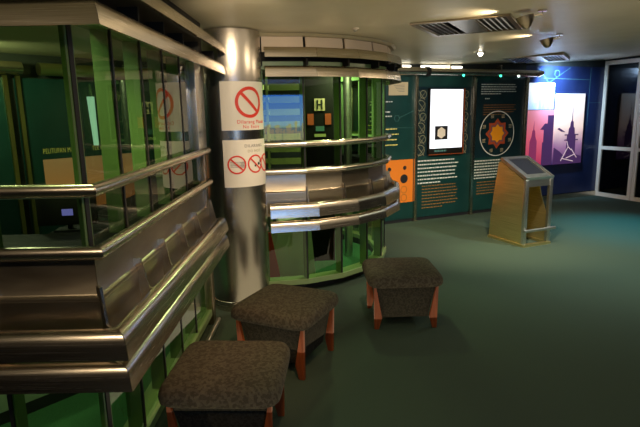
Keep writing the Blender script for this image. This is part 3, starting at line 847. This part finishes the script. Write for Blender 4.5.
# ------------------------------------------------------------------ upholstered stools
def make_stool():
    t = thing('upholstered_stool', 'x', 'stool', (0, 0, 0), 0, 'upholstered stools with orange wooden legs')
    b = NB()
    top, bot, zt, zb = 0.226, 0.180, 0.335, 0.07
    a = [b.verts.new((sx * top, sy * top, zt)) for sx, sy in ((-1, -1), (1, -1), (1, 1), (-1, 1))]
    c = [b.verts.new((sx * bot, sy * bot, zb)) for sx, sy in ((-1, -1), (1, -1), (1, 1), (-1, 1))]
    b.faces.new(a); b.faces.new(list(reversed(c)))
    for i in range(4): b.faces.new((a[i], c[i], c[(i + 1) % 4], a[(i + 1) % 4]))
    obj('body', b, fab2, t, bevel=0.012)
    # cushion: rounded, slightly crowned pad with a rolled edge
    b = NB()
    n = 22
    R = 0.284; rc = 0.07

    def outline(k, r, rcn):
        # rounded square outline
        a_ = 2 * PI * k / 64
        ca, sa = math.cos(a_), math.sin(a_)
        e = 8.5
        s = (abs(ca) ** e + abs(sa) ** e) ** (-1 / e)
        return r * s * ca, r * s * sa
    levels = [(0.86, 0.337), (0.955, 0.338), (0.99, 0.348), (1.0, 0.365), (0.995, 0.385), (0.975, 0.402), (0.94, 0.415), (0.88, 0.423), (0.7, 0.431), (0.45, 0.435), (0.2, 0.437)]
    rings = []
    for s, z in levels:
        rings.append([b.verts.new((*outline(k, R * s, rc), z)) for k in range(64)])
    for i in range(len(rings) - 1):
        for k in range(64):
            b.faces.new((rings[i][k], rings[i][(k + 1) % 64], rings[i + 1][(k + 1) % 64], rings[i + 1][k]))
    b.faces.new(rings[0]); b.faces.new(rings[-1])
    obj('cushion', b, fab, t, smooth=60)
    # wedge legs hugging the corners
    for i, (sx, sy) in enumerate(((-1, -1), (1, -1), (1, 1), (-1, 1))):
        b = NB()
        pr = [(0.243, 0.337), (0.226, 0.337), (0.180, 0.09), (0.204, 0.0), (0.238, 0.0)]  # outline along the side, x then z
        y0, y1 = 0.232, 0.206
        f = lambda y: (lambda p: (sx * p[0], sy * (y - (0.337 - p[1]) * 0.02), p[1]))
        prism(b, pr, f(y0 + 0.006), f(y1 + 0.006))
        obj('leg', b, wood, t, bevel=0.003)
    return t


def copy_thing(src, loc, rz, label, scale=None):
    r = src.copy(); C.objects.link(r); r.location = loc; r.rotation_euler = (0, 0, rz); r['label'] = label
    for ch in list(src.children):
        c = ch.copy(); C.objects.link(c); c.parent = r
    return r


stool = make_stool()
stool['label'] = 'nearest upholstered stool with mosaic fabric, in the bottom foreground beside the long counter'
copy_thing(stool, (-0.235, 3.27, 0), math.radians(-25.4), 'middle upholstered stool, turned cornerwise in front of the steel column')
copy_thing(stool, (0.628, 3.945, 0), math.radians(1.8), 'farthest upholstered stool, standing alone in front of the curved counter')
stool.location = (-0.465, 2.385, 0); stool.rotation_euler = (0, 0, math.radians(-3))

# ------------------------------------------------------------------ ceiling fittings
def vent(cx, cy, w, d, rz, label):
    z = min(ceil_z(cx + a_, 0) for a_ in (-0.3, 0.3))
    v = thing('ceiling_vent', label, 'vent', (cx, cy, z), rz, 'slatted ceiling air vents')
    b = NB()
    for q in ((-w / 2, w / 2, -d / 2, -d / 2 + 0.035), (-w / 2, w / 2, d / 2 - 0.035, d / 2), (-w / 2, -w / 2 + 0.035, -d / 2 + 0.035, d / 2 - 0.035), (w / 2 - 0.035, w / 2, -d / 2 + 0.035, d / 2 - 0.035)):
        box(b, q[0], q[1], q[2], q[3], -0.016, 0.03)
    obj('frame', b, steel_panel, v)
    b = NB(); box(b, -w / 2 + 0.035, w / 2 - 0.035, -d / 2 + 0.035, d / 2 - 0.035, 0.0, 0.002); obj('backing', b, black, v)
    b = NB(); box(b, -0.08, 0.10, -d / 2 + 0.035, d / 2 - 0.035, -0.014, -0.001); obj('centre_plate', b, steel_panel, v)
    vane = mat('white_vane', (0.75, 0.76, 0.78), 0.4)
    for x0, x1 in ((-w / 2 + 0.05, -0.10), (0.12, w / 2 - 0.05)):
        k = 0; x = x0
        while x < x1:
            b = NB(); box(b, -0.013, 0.013, -d / 2 + 0.04, d / 2 - 0.04, -0.0015, 0.0015, Matrix.Translation((x, 0, -0.008)) @ Matrix.Rotation(0.5, 4, 'Y'))
            obj('slat', b, vane, v, smooth=0)
            x += 0.042
    return v


vent(1.19, 4.28, 0.72, 0.74, math.radians(-27), 'near slatted square air vent in the ceiling above the aisle')
vent(3.14, 7.70, 0.78, 0.95, math.radians(-30), 'far slatted air vent in the ceiling before the blue board')


def uplight(x, y, label):
    z = ceil_z(x, y)
    u = thing('ceiling_spotlight', label, 'spotlight', (x, y, z), math.radians(-15), 'cone shaped ceiling spotlights')
    b = NB(); tube(b, [(0.10, 0, 0.0), (0.10, 0, -0.03), (0.03, 0, -0.04)], 0.008, 8); obj('arm', b, steel, u)
    b = NB(); lathe(b, [(0.03, 0), (0.03, -0.012)], (0.10, 0, 0), 20); obj('ceiling_plate', b, steel, u)
    b = NB()
    lathe(b, [(0.062, 0.0), (0.060, -0.006), (0.050, -0.035), (0.030, -0.068), (0.010, -0.082), (0.007, -0.078), (0.026, -0.062), (0.046, -0.032), (0.056, 0.0)], n=28)
    bmesh.ops.transform(b, matrix=Matrix.Translation((-0.01, 0, -0.038)) @ Matrix.Rotation(math.radians(-12), 4, 'Y'), verts=b.verts[:])
    obj('shade', b, steel_panel, u)
    return u


uplight(2.119, 4.983, 'cone spotlight on the ceiling, nearer the far air vent')
uplight(1.42, 3.70, 'cone spotlight on the ceiling at the top edge, over the near air vent')
spot('uplight_beam', (2.00, 4.99, 2.225), (1.2, 5.15, 2.285), 5, WARM2, 120, 0.9, 0.02)
spot('uplight_beam', (1.26, 3.72, 2.215), (0.4, 3.9, 2.275), 5, WARM2, 120, 0.9, 0.02)

dl = thing('ceiling_reflection', 'small glowing ball added as a bright reflection on the ceiling above the kiosk', 'lamp', (1.90, 6.28, ceil_z(1.9, 0)))  # added: glowing ball and collar imitate a reflection on the glossy ceiling
b = NB(); lathe(b, [(0.05, 0.0), (0.05, -0.012), (0.035, -0.016)], n=24); obj('collar', b, steel_pale, dl)
b = NB(); bmesh.ops.create_uvsphere(b, u_segments=14, v_segments=10, radius=0.026, matrix=Matrix.Translation((0, 0, -0.022))); obj('reflection_ball', b, glow_ceiling_reflection, dl)
sd = thing('smoke_detector', 'small round detector on the ceiling above the curved counter', 'detector', (0.305, 4.30, 2.275))
b = NB(); lathe(b, [(0.03, 0.0), (0.03, -0.01), (0.022, -0.014)], n=20); obj('base', b, door_white, sd)
b = NB(); lathe(b, [(0.014, -0.014), (0.016, -0.024), (0.008, -0.03)], n=16); obj('sensor', b, steel_pale, sd)

# ------------------------------------------------------------------ left back wall exhibits, seen through the booth glass
LA = math.atan2(7.50 - 5.65, -1.45 + 3.0)
LX, LY = -3.0, 5.65


def lp(t, off=0.0):
    return (LX + t * math.cos(LA) + off * math.sin(LA), LY + t * math.sin(LA) - off * math.cos(LA))


for t0, w_, lab in ((-1.27, 1.00, 'teal exhibition panel at the far left seen through the counter glass'), (-0.19, 2.35, 'wide teal exhibition panel with yellow heading seen through the left counter glass')):
    x, y = lp(t0, 0.05)
    q = thing('exhibition_panel', lab, 'panel', (x, y, 0), LA, 'teal panels beyond the left counter')
    b = NB(); box(b, 0, w_, 0, 0.04, 0.02, 2.03); obj('board', b, teal, q)
    for xx in (0.0, w_ - 0.04):
        b = NB(); box(b, xx, xx + 0.04, -0.03, 0.0, 0.0, 2.05); obj('edge_trim', b, mat('brass_trim', (0.6, 0.5, 0.2), 0.3, 1.0), q)
    if t0 == -0.19:
        b = text_bm('PELITUPAN MENARA', 0.074, font_scale_x=0.60); move(b, 0.19, -0.002, 1.245); obj('heading', b, yellow_text, q)
        b = text_bm('TER CENTRE', 0.074, font_scale_x=0.60); move(b, 0.735, -0.002, 1.245); obj('heading', b, yellow_text, q)
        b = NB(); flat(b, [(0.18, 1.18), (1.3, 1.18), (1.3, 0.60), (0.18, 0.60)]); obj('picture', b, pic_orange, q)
        b = NB(); flat(b, [(0.73, 1.85), (0.82, 1.85), (0.82, 1.30), (0.76, 1.30)]); obj('painted_reflection', b, glow_screen_reflection, q)  # reflection of a lit screen, put on the board as a glowing strip
x, y = lp(0, 0.13)
lq = thing('overhead_pipe', 'steel pipe above the teal panels beyond the left counter', 'pipe', (x, y, 2.12), LA)
b = NB(); tube(b, [(0.02, 0, 0), (2.0, 0, 0)], 0.065, 20); obj('pipe_length', b, mat('brass_pipe', (0.7, 0.65, 0.35), 0.3, 1.0), lq)
b = NB(); tube(b, [(-1.4, 0, 0), (-0.15, 0, 0)], 0.065, 20); obj('pipe_length', b, steel, lq)

# ------------------------------------------------------------------ wall display behind the viewpoint (mirrored in the curved counter glass)
ws = thing('wall_display', 'large lit city skyline display on the wall behind the viewpoint', 'screen', (1.85, -3.13, 0.98), PI)
b = NB(); box(b, -0.9, 0.75, 0.0, 0.06, -0.03, 1.09); obj('housing', b, black, ws)
b = NB(); box(b, -0.87, 0.72, -0.004, -0.001, 0.0, 1.06); obj('picture', b, pic_city, ws)
b = NB()
xx = -0.85
while xx < 0.66:
    w_ = random.uniform(0.04, 0.11); h = random.uniform(0.2, 0.46)
    flat(b, [(xx, 0.0), (xx, h), (xx + w_, h), (xx + w_, 0.0)], y=-0.005)
    xx += w_ + random.uniform(0.0, 0.03)
obj('skyline_print', b, mat('city_print', (0.3, 0.25, 0.2), 0.5, emit=(0.9, 0.75, 0.5), estr=2.2), ws)
